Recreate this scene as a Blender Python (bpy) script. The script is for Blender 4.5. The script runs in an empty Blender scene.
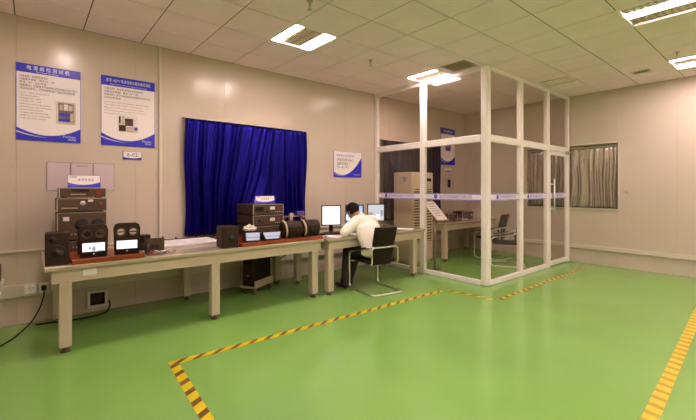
import bpy, bmesh, math, random
from mathutils import Vector, Matrix, Euler
S = bpy.context.scene
C = S.collection
PI = math.pi
R = random.Random(7)

# ------------------------------------------------------------------ camera, world, exposure
cam = bpy.data.cameras.new('camera'); camo = bpy.data.objects.new('camera', cam); C.objects.link(camo)
cam.sensor_fit = 'HORIZONTAL'; cam.sensor_width = 36.0
cam.lens = 379.5 / 696 * 36.0
cam.shift_y = -(210 - 189) / 696.0
cam.clip_start = 0.02
camo.location = (0, 0, 1.45)
camo.rotation_euler = (PI / 2, 0, math.radians(50 - 90))
S.camera = camo
w = bpy.data.worlds.new('world'); S.world = w; w.use_nodes = True
w.node_tree.nodes['Background'].inputs[0].default_value = (1.0, 0.86, 0.76, 1)
w.node_tree.nodes['Background'].inputs[1].default_value = 0.05
S.view_settings.view_transform = 'Standard'; S.view_settings.look = 'None'
S.view_settings.gamma = 1.0; S.view_settings.use_curve_mapping = False
S.view_settings.exposure = 1.43
LAMP = 35.0                                   # strength of the fluorescent tubes
LAMP_RGB = (1.0, 0.80, 0.76)
S.cycles.max_bounces = 14; S.cycles.transparent_max_bounces = 24
S.cycles.diffuse_bounces = 6; S.cycles.glossy_bounces = 6
S.cycles.use_denoising = True
S.cycles.sample_clamp_indirect = 6.0

# ------------------------------------------------------------------ materials
MATS = {}
def mat(name, rgb, rough=0.5, metal=0.0, emit=None, es=1.0, spec=0.5, bump=0.0, bscale=40.0, var=0.0, vscale=3.0, sheen=0.0, coat=0.0):
    if name in MATS: return MATS[name]
    m = bpy.data.materials.new(name); m.use_nodes = True; MATS[name] = m
    nt = m.node_tree; b = nt.nodes['Principled BSDF']
    b.inputs['Base Color'].default_value = (*rgb, 1); b.inputs['Roughness'].default_value = rough
    b.inputs['Metallic'].default_value = metal; b.inputs['Specular IOR Level'].default_value = spec
    if sheen: b.inputs['Sheen Weight'].default_value = sheen; b.inputs['Sheen Roughness'].default_value = 0.35; b.inputs['Sheen Tint'].default_value = (*[min(1, c * 4 + .02) for c in rgb], 1)
    if coat: b.inputs['Coat Weight'].default_value = coat; b.inputs['Coat Roughness'].default_value = 0.12
    if emit: b.inputs['Emission Color'].default_value = (*emit, 1); b.inputs['Emission Strength'].default_value = es
    if bump or var:
        tc = nt.nodes.new('ShaderNodeTexCoord')
        if bump:
            n = nt.nodes.new('ShaderNodeTexNoise'); n.inputs['Scale'].default_value = bscale; n.inputs['Detail'].default_value = 4
            nt.links.new(tc.outputs['Object'], n.inputs['Vector'])
            bp = nt.nodes.new('ShaderNodeBump'); bp.inputs['Strength'].default_value = bump; bp.inputs['Distance'].default_value = 0.01
            nt.links.new(n.outputs['Fac'], bp.inputs['Height']); nt.links.new(bp.outputs['Normal'], b.inputs['Normal'])
        if var:
            n = nt.nodes.new('ShaderNodeTexNoise'); n.inputs['Scale'].default_value = vscale; n.inputs['Detail'].default_value = 5
            nt.links.new(tc.outputs['Object'], n.inputs['Vector'])
            rp = nt.nodes.new('ShaderNodeValToRGB')
            rp.color_ramp.elements[0].position = .3; rp.color_ramp.elements[1].position = .7
            rp.color_ramp.elements[0].color = (*[c * (1 - var) for c in rgb], 1); rp.color_ramp.elements[1].color = (*[min(1, c * (1 + var)) for c in rgb], 1)
            nt.links.new(n.outputs['Fac'], rp.inputs['Fac']); nt.links.new(rp.outputs['Color'], b.inputs['Base Color'])
    return m

WALL = mat('wall_panel_paint', (.62, .52, .44), .22, spec=.42, var=.03, vscale=1.2)
WALLR = mat('wall_panel_paint_far', (.62, .52, .45), .34, spec=.35, var=.03, vscale=1.2)
CEIL = mat('ceiling_tile', (.95, .755, .84), .85, bump=.12, bscale=120, var=.03)
GROOVE = mat('ceiling_groove', (.16, .12, .08), .9)
FLOOR = mat('green_epoxy', (.225, .44, .10), .16, spec=.5, var=.07, vscale=.9)
TRIM = mat('trim_white', (.68, .60, .50), .4)
WHITE = mat('aluminium_white', (.90, .83, .82), .28, spec=.5)
BENCH = mat('bench_laminate', (.43, .365, .265), .16, spec=.6, var=.03)
BENCHL = mat('bench_metal', (.58, .48, .37), .4)
FOOT = mat('foot_rubber', (.12, .07, .05), .6)
BLACK = mat('black_plastic', (.014, .006, .004), .5, spec=.25, var=.15, vscale=20)
DARKBR = mat('dark_vinyl', (.034, .014, .007), .55, spec=.3, bump=.2, bscale=200)
CONE = mat('speaker_cone', (.022, .009, .006), .45, spec=.4)
AMP = mat('amp_front', (.092, .056, .034), .45, spec=.35, var=.1, vscale=12)
AMPD = mat('amp_case', (.050, .024, .014), .55, spec=.3)
AMPTRIM = mat('amp_trim', (.56, .44, .34), .4, metal=.3)
MAHOG = mat('mahogany', (.26, .045, .008), .32, var=.25, vscale=9)
CHROME = mat('chrome', (.92, .88, .84), .3, metal=1.0)
STEEL = mat('steel', (.50, .42, .35), .3, metal=.9)
PAPER = mat('paper', (.82, .76, .76), .7)
LAV = mat('sheet_paper', (.62, .50, .54), .6)
POSTW = mat('poster_white', (.90, .82, .83), .35)
BLUE = mat('poster_blue', (.022, .018, .56), .35)
BLUEL = mat('poster_lavender', (.30, .25, .80), .35)
INK = mat('ink', (.03, .02, .03), .6)
INKG = mat('ink_grey', (.16, .12, .12), .6)
LETW = mat('letter_white', (.82, .80, .84), .5)
VELVET = mat('blue_velvet', (.009, .004, .23), .29, metal=.85)
PLUM = mat('plum_drape', (.022, .009, .016), .7, sheen=.15)
VINYL = mat('grey_vinyl_curtain', (.50, .44, .38), .20, metal=.75, bump=.35, bscale=9)
YEL = mat('tape_yellow', (.70, .55, .010), .4)
TBLK = mat('tape_black', (.15, .075, .010), .45)
TWORN = mat('tape_worn', (.46, .33, .03), .45)
SKIN = mat('skin', (.46, .24, .15), .5)
HAIR = mat('black_hair', (.010, .005, .004), .7, spec=.15, bump=.4, bscale=90)
SHIRT = mat('white_shirt', (.88, .82, .76), .8, bump=.35, bscale=14)
TROUS = mat('dark_trousers', (.030, .018, .018), .8, bump=.2, bscale=30)
SHOE = mat('black_shoe', (.015, .010, .010), .35)
CREAM = mat('cream_enamel', (.60, .50, .36), .4)
RED = mat('red_part', (.40, .03, .02), .4)
ORANGE = mat('orange_part', (.60, .20, .02), .4)
VIOLET = mat('violet_part', (.10, .06, .40), .4)
SILVER = mat('crumpled_foil', (.85, .80, .76), .3, metal=.3, bump=.8, bscale=60)
SCRW = mat('screen_white', (.1, .1, .1), .2, emit=(1, .93, .95), es=.52)
SCRP = mat('screen_photo', (.1, .1, .1), .2, emit=(.80, .84, .90), es=.27)
SCRB = mat('screen_blue', (.1, .1, .1), .2, emit=(.16, .50, .85), es=.36)
SCRL = mat('screen_lilac', (.1, .1, .1), .2, emit=(.70, .66, .82), es=.27)
SCRG = mat('screen_grey_shape', (.1, .1, .1), .2, emit=(.45, .50, .58), es=.22)
PRINTG = mat('print_grey', (.25, .30, .40), .5)
TUBE = mat('tube_glow', (.8, .8, .8), .4, emit=LAMP_RGB, es=LAMP)
TUBEOFF = mat('tube_unlit', (.75, .68, .62), .4)
LOUV = mat('louvre_metal', (.46, .36, .26), .4, metal=.2)
HOLE = mat('louvre_hole', (.22, .22, .07), .6)
VENTD = mat('vent_dark', (.10, .07, .045), .6)

def glass_mat():
    m = bpy.data.materials.new('booth_glass'); m.use_nodes = True; nt = m.node_tree
    nt.nodes.clear(); o = nt.nodes.new('ShaderNodeOutputMaterial'); mx = nt.nodes.new('ShaderNodeMixShader')
    t = nt.nodes.new('ShaderNodeBsdfTransparent'); t.inputs[0].default_value = (.97, .95, .93, 1)
    g = nt.nodes.new('ShaderNodeBsdfGlossy'); g.inputs['Roughness'].default_value = .015
    lw = nt.nodes.new('ShaderNodeLayerWeight'); lw.inputs[0].default_value = .5
    pw = nt.nodes.new('ShaderNodeMath'); pw.operation = 'POWER'; pw.inputs[1].default_value = 5.0
    f = nt.nodes.new('ShaderNodeMath'); f.operation = 'MULTIPLY_ADD'; f.inputs[1].default_value = .85; f.inputs[2].default_value = .03
    nt.links.new(lw.outputs['Facing'], pw.inputs[0]); nt.links.new(pw.outputs[0], f.inputs[0])
    nt.links.new(f.outputs[0], mx.inputs[0]); nt.links.new(t.outputs[0], mx.inputs[1]); nt.links.new(g.outputs[0], mx.inputs[2])
    nt.links.new(mx.outputs[0], o.inputs[0]); return m
GLASS = glass_mat()

# ------------------------------------------------------------------ mesh helpers
class MB:
    def __init__(s): s.bm = bmesh.new(); s.mats = []
    def mi(s, m):
        if m not in s.mats: s.mats.append(m)
        return s.mats.index(m)
    def _merge(s, b2, m, M=None, smooth=False):
        if M is not None: bmesh.ops.transform(b2, matrix=M, verts=b2.verts)
        i = s.mi(m)
        for f in b2.faces: f.material_index = i; f.smooth = smooth
        me = bpy.data.meshes.new('tmp'); b2.to_mesh(me); b2.free(); s.bm.from_mesh(me); bpy.data.meshes.remove(me)
        return s
    def box(s, x0, x1, y0, y1, z0, z1, m, bev=0.0, M=None, seg=1):
        b = bmesh.new(); bmesh.ops.create_cube(b, size=1)
        bmesh.ops.transform(b, matrix=Matrix.Translation(((x0 + x1) / 2, (y0 + y1) / 2, (z0 + z1) / 2)) @ Matrix.Diagonal((x1 - x0, y1 - y0, z1 - z0, 1)), verts=b.verts)
        if bev: bmesh.ops.bevel(b, geom=b.edges[:], offset=bev, segments=seg, affect='EDGES', profile=.5)
        return s._merge(b, m, M)
    def cyl(s, p0, p1, r, m, r2=None, seg=16, smooth=True):
        p0, p1 = Vector(p0), Vector(p1); d = p1 - p0
        b = bmesh.new(); bmesh.ops.create_cone(b, cap_ends=True, segments=seg, radius1=r, radius2=r if r2 is None else r2, depth=d.length)
        M = Matrix.Translation((p0 + p1) / 2) @ d.to_track_quat('Z', 'Y').to_matrix().to_4x4()
        i = s.mi(m); bmesh.ops.transform(b, matrix=M, verts=b.verts)
        for f in b.faces: f.smooth = smooth and len(f.verts) == 4; f.material_index = i
        me = bpy.data.meshes.new('tmp'); b.to_mesh(me); b.free(); s.bm.from_mesh(me); bpy.data.meshes.remove(me)
        return s
    def ball(s, c, r, m, sc=(1, 1, 1), M=None, u=16, v=10):
        b = bmesh.new(); bmesh.ops.create_uvsphere(b, u_segments=u, v_segments=v, radius=r)
        T = Matrix.Translation(c) @ (M if M is not None else Matrix.Identity(4)) @ Matrix.Diagonal((*sc, 1))
        return s._merge(b, m, T, True)
    def tube(s, pts, r, m, seg=10, closed=False, fillet=0.0):
        P = [Vector(p) for p in pts]
        if fillet: P = fil(P, fillet, closed)
        n = len(P); rings = []; i = s.mi(m); up = None
        for k in range(n):
            if closed: t = (P[(k + 1) % n] - P[k - 1])
            else: t = P[min(k + 1, n - 1)] - P[max(k - 1, 0)]
            t.normalize()
            if up is None: up = t.orthogonal().normalized()
            up = (up - t * up.dot(t)).normalized(); sd = t.cross(up)
            rings.append([s.bm.verts.new(P[k] + r * (math.cos(a) * up + math.sin(a) * sd)) for a in [2 * PI * j / seg for j in range(seg)]])
        for k in range(n if closed else n - 1):
            A, B = rings[k], rings[(k + 1) % n]
            if closed and k == n - 1:
                off = min(range(seg), key=lambda o: (A[0].co - B[o].co).length); B = B[off:] + B[:off]
            for j in range(seg):
                f = s.bm.faces.new((A[j], A[(j + 1) % seg], B[(j + 1) % seg], B[j])); f.smooth = True; f.material_index = i
        if not closed:
            for q in (rings[0][::-1], rings[-1]):
                f = s.bm.faces.new(q); f.material_index = i
        return s
    def lathe(s, prof, m, M=None, seg=28, smooth=True):
        b = bmesh.new(); rings = []
        for (r, z) in prof:
            rings.append([b.verts.new((r * math.cos(2 * PI * j / seg), r * math.sin(2 * PI * j / seg), z)) for j in range(seg)] if r > 1e-6 else [b.verts.new((0, 0, z))])
        for A, B in zip(rings, rings[1:]):
            for j in range(seg):
                q = [A[j % len(A)], A[(j + 1) % len(A)], B[(j + 1) % len(B)], B[j % len(B)]]
                q = list(dict.fromkeys(q))
                if len(q) > 2: b.faces.new(q)
        return s._merge(b, m, M, smooth)
    def prism(s, poly, d0, d1, m, axis='y', M=None, bev=0.0):
        # poly of (a, b): axis y -> (x, z) extruded along y ; axis x -> (y, z) ; axis z -> (x, y)
        b = bmesh.new()
        def v(a, c, d): return {'y': (a, d, c), 'x': (d, a, c), 'z': (a, c, d)}[axis]
        A = [b.verts.new(v(a, c, d0)) for a, c in poly]; B = [b.verts.new(v(a, c, d1)) for a, c in poly]; n = len(poly)
        b.faces.new(A); b.faces.new(B[::-1])
        for j in range(n): b.faces.new((A[j], B[j], B[(j + 1) % n], A[(j + 1) % n]))
        bmesh.ops.recalc_face_normals(b, faces=b.faces)
        if bev: bmesh.ops.bevel(b, geom=b.edges[:], offset=bev, segments=2, affect='EDGES', profile=.5)
        return s._merge(b, m, M)
    def strip(s, rowA, rowB, m, smooth=False):
        i = s.mi(m); A = [s.bm.verts.new(p) for p in rowA]; B = [s.bm.verts.new(p) for p in rowB]
        for j in range(len(A) - 1):
            f = s.bm.faces.new((A[j], A[j + 1], B[j + 1], B[j])); f.material_index = i; f.smooth = smooth
        return s
    def done(s, name, parent=None, loc=(0, 0, 0), rz=0.0, fix=True):
        if fix: bmesh.ops.recalc_face_normals(s.bm, faces=s.bm.faces)
        me = bpy.data.meshes.new(name); s.bm.to_mesh(me); s.bm.free()
        for m in s.mats: me.materials.append(m)
        o = bpy.data.objects.new(name, me); C.objects.link(o); o.parent = parent
        o.location = loc; o.rotation_euler = (0, 0, rz); return o

def fil(P, rad, closed=False, n=6):
    out = []; N = len(P)
    for k in range(N):
        if not closed and k in (0, N - 1): out.append(P[k]); continue
        a, b, c = P[k - 1], P[k], P[(k + 1) % N]
        u = (a - b); v = (c - b); r = min(rad, u.length * .48, v.length * .48)
        u.normalize(); v.normalize(); p0 = b + u * r; p1 = b + v * r
        for i in range(n + 1):
            t = i / n; out.append((1 - t) ** 2 * p0 + 2 * t * (1 - t) * b + t * t * p1)
    return out

def tag(o, label=None, cat=None, group=None, kind=None):
    if label: o['label'] = label
    if cat: o['category'] = cat
    if group: o['group'] = group
    if kind: o['kind'] = kind
    return o
def thing(name, label, cat, loc=(0, 0, 0), rz=0.0, group=None):
    o = bpy.data.objects.new(name, None); C.objects.link(o); o.empty_display_size = .1
    o.location = loc; o.rotation_euler = (0, 0, rz); return tag(o, label, cat, group)
def kids(o): return [c for c in bpy.data.objects if c.parent == o]
def dup(o, loc=None, rz=None, label=None, group=None):
    def cp(a, par):
        c = a.copy(); C.objects.link(c); c.parent = par
        for k in kids(a): cp(k, c)
        return c
    c = cp(o, None)
    if loc is not None: c.location = loc
    if rz is not None: c.rotation_euler = (0, 0, rz)
    return tag(c, label, None, group)
def struct(mb, name, **k): return tag(mb.done(name, **k), kind='structure')

def text_data(body, size, m, align='LEFT', sx=1.0, bold=0.0):
    cu = bpy.data.curves.new('tmp_text', 'FONT'); cu.body = body; cu.size = size; cu.align_x = align; cu.resolution_u = 2; cu.offset = bold
    o = bpy.data.objects.new('tmp_text', cu); C.objects.link(o)
    bpy.context.view_layer.update()
    me = bpy.data.meshes.new_from_object(o.evaluated_get(bpy.context.evaluated_depsgraph_get()))
    bpy.data.objects.remove(o); bpy.data.curves.remove(cu)
    me.materials.clear(); me.materials.append(m)
    return me
def lettering(lines, parent, name='lettering', y=-.0135, rot=(PI / 2, 0, 0)):
    """lines: (body, size, x, z, material, align[, target width]) joined in one flat mesh, facing local -y"""
    bm = bmesh.new(); mats = []
    for L in lines:
        body, size, x, z, m, al = L[:6]
        me = text_data(body, size, m, al)
        if len(me.vertices) == 0: continue
        sx = 1.0
        if len(L) > 6:
            xs = [v.co.x for v in me.vertices]; sx = L[6] / max(1e-6, max(xs) - min(xs))
        if m not in mats: mats.append(m)
        i = mats.index(m)
        for v in me.vertices: v.co = Vector((v.co.x * sx + x, y, v.co.y + z))
        for p in me.polygons: p.material_index = i
        bm.from_mesh(me); bpy.data.meshes.remove(me)
    me = bpy.data.meshes.new(name); bm.to_mesh(me); bm.free()
    for m in mats: me.materials.append(m)
    # from_mesh keeps indices per source mesh
    o = bpy.data.objects.new(name, me); C.objects.link(o); o.parent = parent
    return o

# ------------------------------------------------------------------ the room
XW, YW, HC = 8.32, 5.37, 3.30
X0, Y0 = -1.0, -3.2
m = MB(); m.box(X0 - .1, XW + .3, Y0 - .1, YW + .1, -.1, 0, FLOOR); struct(m, 'floor')
# left wall: sandwich panels with shallow joints
m = MB(); xs = [X0, -.11, 1.02, 2.16, 3.30, 4.44, 5.58, 6.72, 7.86, XW]
for a, b in zip(xs, xs[1:]): m.box(a, b, YW, YW + .05, 0, HC, WALL, bev=.003)
m.box(X0, XW, YW + .05, YW + .1, 0, HC, WALL); struct(m, 'wall_left')
WY0, WY1, WZ0, WZ1 = 2.165, 3.83, 1.08, 2.305
m = MB()
for a, b in ((Y0, -2.03), (-2.03, -.91), (-.91, .205), (.205, 1.325), (1.325, WY0), (WY1, 4.6), (4.6, YW)): m.box(XW, XW + .12, a, b, 0, HC, WALLR, bev=.003)
for a, b in ((WY0, 2.445), (2.445, WY1)):
    m.box(XW, XW + .12, a, b, 0, WZ0, WALLR, bev=.003); m.box(XW, XW + .12, a, b, WZ1, HC, WALLR, bev=.003)
m.box(XW + .13, XW + .2, Y0, YW, 0, HC, WALLR); struct(m, 'wall_right')
m = MB(); m.box(X0 - .1, XW + .1, Y0 - .1, Y0, 0, HC, WALLR); struct(m, 'wall_rear')
m = MB(); m.box(X0 - .1, X0, Y0, YW, 0, HC, WALL); struct(m, 'wall_near')
# ceiling: 0.6 m tiles with shadow gaps, left out where fixtures sit
LIGHTS = [(2.28, 3.63, 'A'), (4.80, 3.63, 'A'), (4.68, .63, 'B'), (7.08, .63, 'A'), (-.12, 3.63, 'R'), (2.28, .63, 'A'), (-.12, .63, 'A'),
          (2.28, -2.37, 'A'), (4.68, -2.37, 'A'), (7.08, -2.37, 'A')]
cells = {(round((x + .12) / .6), round((y - .03) / .6)) for x, y, _ in LIGHTS}
m = MB(); g = .006
for i in range(-2, 15):
    for j in range(-6, 10):
        if (i, j) in cells: continue
        a, b = max(X0, -.12 + i * .6), min(XW, .48 + i * .6); c, d = max(Y0, .03 + j * .6), min(YW, .63 + j * .6)
        if (i, j) == (9, 6): a = 5.415      # the booth fixture sits a little off the grid
        if b - a < .03 or d - c < .03: continue
        m.box(a + g, b - g, c + g, d - g, HC, HC + .02, CEIL)
m.box(4.686, 4.785, 3.636, 4.224, HC, HC + .02, CEIL)
m.box(X0 - .1, XW + .1, Y0 - .1, YW + .1, HC + .12, HC + .2, CEIL)
for i in range(-2, 16):
    x = -.12 + i * .6
    for ya, yb in (((Y0, 3.63), (4.23, YW)) if i == 9 else ((Y0, YW),)):
        if X0 < x < XW: m.box(x - .012, x + .012, ya, yb, HC + .006, HC + .03, GROOVE)
for j in range(-6, 11):
    y = .03 + j * .6
    if Y0 < y < YW: m.box(X0, XW, y - .012, y + .012, HC + .006, HC + .03, GROOVE)
struct(m, 'ceiling')
m = MB(); m.box(X0, XW - .03, YW - .045, YW, .30, .43, TRIM, bev=.004); m.box(X0, XW - .03, YW - .05, YW, .405, .415, TRIM); struct(m, 'trim_1')
m = MB(); m.box(X0, 5.1, YW - .03, YW, .772, .797, TRIM, bev=.004); struct(m, 'trim_2')
m = MB(); m.box(XW - .035, XW, Y0, YW, .285, .36, TRIM, bev=.004); struct(m, 'trim_3')
m = MB(); m.box(1.285, 1.322, YW - .03, YW, .80, HC, TRIM, bev=.004); struct(m, 'trim_4')
# window in the far wall
m = MB(); f = .03
m.box(XW - .012, XW + .03, WY0 - f, WY0, WZ0 - f, WZ1 + f, TRIM, bev=.003); m.box(XW - .012, XW + .03, WY1, WY1 + f, WZ0 - f, WZ1 + f, TRIM, bev=.003)
m.box(XW - .012, XW + .03, WY0, WY1, WZ1, WZ1 + f, TRIM, bev=.003); m.box(XW - .02, XW + .10, WY0, WY1, WZ0 - f, WZ0, TRIM, bev=.003)
m.box(XW + .105, XW + .112, WY0, WY1, WZ0, WZ1, GLASS)
struct(m, 'window_1')

# ------------------------------------------------------------------ glass booth
BX, BY = 5.18, 2.97
booth = thing('glass_booth', 'white aluminium framed glass booth filling the far corner, blue and white band across its panes', 'glass booth', (BX, BY, 0))
def bpart(name, x0, x1, y0, y1, z0, z1, mm=WHITE, bev=.006, parent=None):
    mb = MB(); mb.box(x0 - BX, x1 - BX, y0 - BY, y1 - BY, z0, z1, mm, bev=bev); return mb.done(name, parent or booth)
TOPZ = 3.296
bpart('corner_column', BX, BX + .115, BY, BY + .115, 0.001, TOPZ, bev=.02)
bpart('wall_post', BX, BX + .07, 5.29, 5.366, 0.001, TOPZ)
bpart('mullion', BX, BX + .075, 4.14, 4.24, 0.001, TOPZ)
bpart('mullion', 6.22, 6.32, BY, BY + .07, 0.001, TOPZ)
bpart('mullion', 7.25, 7.36, BY, BY + .07, 0.001, TOPZ)
bpart('wall_post', 8.225, 8.284, BY, BY + .07, 0.001, TOPZ)
bays = [('L', BY + .115, 4.14), ('L', 4.24, 5.29), ('R', BX + .115, 6.22), ('R', 6.32, 7.25), ('D', 7.36, 8.225)]
ZM0, ZM1 = 2.16, 2.27
def rail(name, k, a, b, z0, z1, d=.06):
    if k == 'L': return bpart(name, BX + .004, BX + .004 + d, a, b, z0, z1)
    return bpart(name, a, b, BY + .004, BY + .004 + d, z0, z1)
def pane(k, a, b, z0, z1, parent=None, name='pane'):
    if k == 'L': return bpart(name, BX + .03, BX + .038, a, b, z0, z1, GLASS, 0, parent)
    return bpart(name, a, b, BY + .03, BY + .038, z0, z1, GLASS, 0, parent)
LOGO = 'Foryou'
def band(k, a, b, parent):
    mb = MB(); wdt = b - a; z0, z1 = 1.27, 1.38
    mb.box(0, wdt, -.003, 0, z0 + .017, z1 - .017, POSTW); mb.box(0, wdt, -.003, 0, z0, z0 + .017, BLUEL); mb.box(0, wdt, -.003, 0, z1 - .017, z1, BLUEL)
    # logo disc with a swoosh
    cx = .22 if wdt > .9 else .12
    mb.lathe([(0, 0), (.034, 0), (.034, .002)], BLUE, Matrix.Translation((cx, -.004, (z0 + z1) / 2)) @ Matrix.Rotation(PI / 2, 4, 'X'), seg=20)
    if k == 'L':
        o = mb.done('glass_band', parent, (BX + .028 - BX, b - BY, 0), -PI / 2)
    else:
        o = mb.done('glass_band', parent, (a - BX, BY + .028 - BY, 0), 0)
    t = lettering([('惠州市华阳通用电子有限公司', .055, cx + .07, (z0 + z1) / 2 - .02, BLUE, 'LEFT', min(.60, wdt - cx - .2))], o, y=-.0045)
    t2 = lettering([('F', .05, cx - .012, (z0 + z1) / 2 - .018, LETW, 'LEFT')], o, 'logo', y=-.0075)
door = None
for k, a, b in bays:
    kk = 'R' if k == 'D' else k
    rail('top_rail', kk, a, b, 3.235, TOPZ); rail('transom', kk, a, b, ZM0, ZM1)
    pane(kk, a, b, ZM1, 3.235)
    if k == 'D':
        mb = MB(); y0, y1 = BY + .008 - BY, BY + .055 - BY; A, B = a + .004 - BX, b - .004 - BX
        mb.box(A, A + .05, y0, y1, .02, ZM0 - .006, WHITE, bev=.005); mb.box(B - .05, B, y0, y1, .02, ZM0 - .006, WHITE, bev=.005)
        mb.box(A + .05, B - .05, y0, y1, ZM0 - .07, ZM0 - .006, WHITE, bev=.005); mb.box(A + .05, B - .05, y0, y1, .02, .10, WHITE, bev=.005)
        door = mb.done('door', booth)
        pane(kk, a + .054, b - .054, .10, ZM0 - .07, door, 'door_pane')
        hb = MB(); hx = A + .085
        for yy in (-.045, .09):
            hb.cyl((hx, yy, .98), (hx, yy, 1.64), .013, CHROME)
        for zz in (1.08, 1.54): hb.cyl((hx, -.045, zz), (hx, .09, zz), .009, CHROME)
        hb.done('handle', door)
        hb = MB(); hb.box(B - .13, B - .005, -.02, .05, ZM0 - .03, ZM0 + .035, STEEL, bev=.004); hb.box(B - .05, B + .03, -.035, .0, ZM0 + .0, ZM0 + .03, STEEL, bev=.004)
        tag(hb.done('door_closer', door), 'steel door closer at the top corner')
        band(kk, a + .054, b - .054, door)
    else:
        rail('sill', kk, a, b, .001, .075); pane(kk, a, b, .075, ZM0); band(kk, a, b, booth)

# ------------------------------------------------------------------ ceiling fixtures
def ceiling_light(x, y, kind, label):
    t = thing('ceiling_light', label, 'ceiling light', (x + .3, y + .3, HC), 0, 'recessed ceiling lights')
    mb = MB(); h = .297
    for s in (-1, 1):
        mb.box(s * h - .012, s * h + .012, -h - .012, h + .012, -.002, .09, WHITE); mb.box(-h, h, s * h - .012, s * h + .012, -.002, .09, WHITE)
    mb.box(-h, h, -h, h, .085, .10, TRIM); mb.done('frame', t)
    if kind in 'AR':
        for s in (-1, 1):
            mb = MB(); mb.box(s * .215 - .058, s * .215 + .058, -.28, .28, .012, .05, TUBE if (kind == 'A' or s > 0) else TUBEOFF, bev=.012); mb.done('tube', t)
        lv = [(-.145, .145)]
    else:
        mb = MB(); mb.box(-.065, .065, -.28, .28, .012, .05, TUBE, bev=.012); mb.done('tube', t); lv = [(-.28, -.08), (.08, .28)]
    for a, b in lv:
        mb = MB(); mb.box(a, b, -.28, .28, .02, .05, LOUV)
        nx = 2 if b - a < .2 else 3
        for i in range(nx):
            for j in range(9):
                px = a + (b - a) * (i + .5) / nx; py = -.28 + .56 * (j + .5) / 9
                mb.box(px - .016, px + .016, py - .016, py + .016, .017, .021, HOLE)
        tag(mb.done('louvre', t), 'perforated metal louvre strip')
    return t
for (x, y, k), lb in zip(LIGHTS, [
    'twin tube recessed ceiling light above the blue velvet curtain', 'twin tube recessed ceiling light crossing the top of the glass booth',
    'single tube recessed ceiling light with perforated sides at upper right', 'twin tube recessed ceiling light nearest the far wall at right edge',
    'half lit recessed ceiling light over the left end of the bench', 'twin tube recessed ceiling light in front of the bench row out of frame',
    'twin tube recessed ceiling light over the camera position', 'recessed ceiling light at the rear left of the room behind the camera',
    'recessed ceiling light at the rear middle of the room behind the camera', 'recessed ceiling light at the rear right of the room behind the camera']):
    ceiling_light(x, y, k, lb)
def vent(name, label, x0, x1, y0, y1, fm, sm, n, alongx=True):
    t = thing(name, label, 'ceiling vent', ((x0 + x1) / 2, (y0 + y1) / 2, HC)); a, b = (x1 - x0) / 2, (y1 - y0) / 2
    mb = MB(); w_ = .025
    for s in (-1, 1):
        mb.box(s * a - w_ * (s > 0), s * a + w_ * (s < 0), -b, b, -.012, -.001, fm, bev=.003); mb.box(-a + w_, a - w_, s * b - w_ * (s > 0), s * b + w_ * (s < 0), -.012, -.001, fm, bev=.003)
    mb.done('frame', t)
    mb = MB(); mb.box(-a + w_, a - w_, -b + w_, b - w_, -.003, -.001, VENTD if sm is not TRIM else CEIL)
    for i in range(n):
        q = (i + .5) / n
        if alongx: yy = -b + w_ + (2 * b - 2 * w_) * q; mb.box(-a + w_, a - w_, yy - .006, yy + .006, -.010, -.003, sm)
        else: xx = -a + w_ + (2 * a - 2 * w_) * q; mb.box(xx - .006, xx + .006, -b + w_, b - w_, -.010, -.003, sm)
    mb.done('slats', t)
vent('ceiling_vent', 'dark slatted return air grille on the ceiling beside the booth top', 4.75, 5.12, 3.08, 3.50, AMPTRIM, LOUV, 9)
vent('ceiling_vent', 'small dark linear grille on the ceiling near the far wall', 7.28, 7.47, 1.49, 1.73, TRIM, LOUV, 5)
vent('ceiling_vent', 'square white air diffuser on the ceiling above the booth door', 6.76, 7.14, 2.46, 2.90, TRIM, TRIM, 6)
def sprinkler(x, y, label):
    t = thing('sprinkler', label, 'sprinkler', (x, y, HC), 0, 'ceiling sprinklers')
    mb = MB(); mb.lathe([(0, -.001), (.03, -.001), (.03, -.006), (.012, -.012), (.010, -.05), (0, -.05)], STEEL); mb.done('escutcheon', t)
    mb = MB(); mb.tube([(-.008, 0, -.05), (-.014, 0, -.065), (-.004, 0, -.085)], .003, STEEL, 6); mb.tube([(.008, 0, -.05), (.014, 0, -.065), (.004, 0, -.085)], .003, STEEL, 6)
    mb.lathe([(0, -.085), (.022, -.086), (.022, -.089), (0, -.089)], STEEL); mb.done('deflector', t)
sprinkler(3.75, 3.96, 'metal sprinkler head on the ceiling above the seated person')
sprinkler(6.70, 1.07, 'metal sprinkler head beside the ceiling light nearest the far wall')
sprinkler(2.11, 3.10, 'metal sprinkler head at the top edge of the photo')

# ------------------------------------------------------------------ floor marking tape
def tape(label, p, q, wd=.075, pitch=.165, dark=TBLK, slant=.10, frac=.38):
    p, q = Vector((*p, 0)), Vector((*q, 0)); d = q - p; L = d.length
    mb = MB(); z = .0015; h = wd / 2
    def quad(poly, mm):
        i = mb.mi(mm); mb.bm.faces.new([mb.bm.verts.new((a, b, z)) for a, b in poly]).material_index = i
    n = int(L / pitch) + 2; x = -pitch; 
    def cl(v): return min(max(v, 0), L)
    while x < L + pitch:
        for a, b, mm in ((x, x + pitch * frac, dark), (x + pitch * frac, x + pitch, YEL)):
            poly = [(cl(a), -h), (cl(b), -h), (cl(b + slant), h), (cl(a + slant), h)]
            if (poly[1][0] - poly[0][0]) + (poly[2][0] - poly[3][0]) > 1e-4:
                pl = []
                for v in poly:
                    if not pl or (Vector(v) - Vector(pl[-1])).length > 1e-5: pl.append(v)
                if len(pl) > 2: quad(pl, mm)
        x += pitch
    mb.box(0, L, -h, h, .0004, .0012, YEL)
    o = mb.done('floor_tape', None, p, math.atan2(d.y, d.x))
    return tag(o, label, 'floor tape', 'yellow and black floor tape')
tape('long hazard tape line on the floor running along the front of the bench', (.885, 3.355), (4.50, 3.285))
tape('hazard tape line with square stripes running toward the camera at lower left', (.915, 3.31), (.78, 1.2), slant=-.05)
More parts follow.
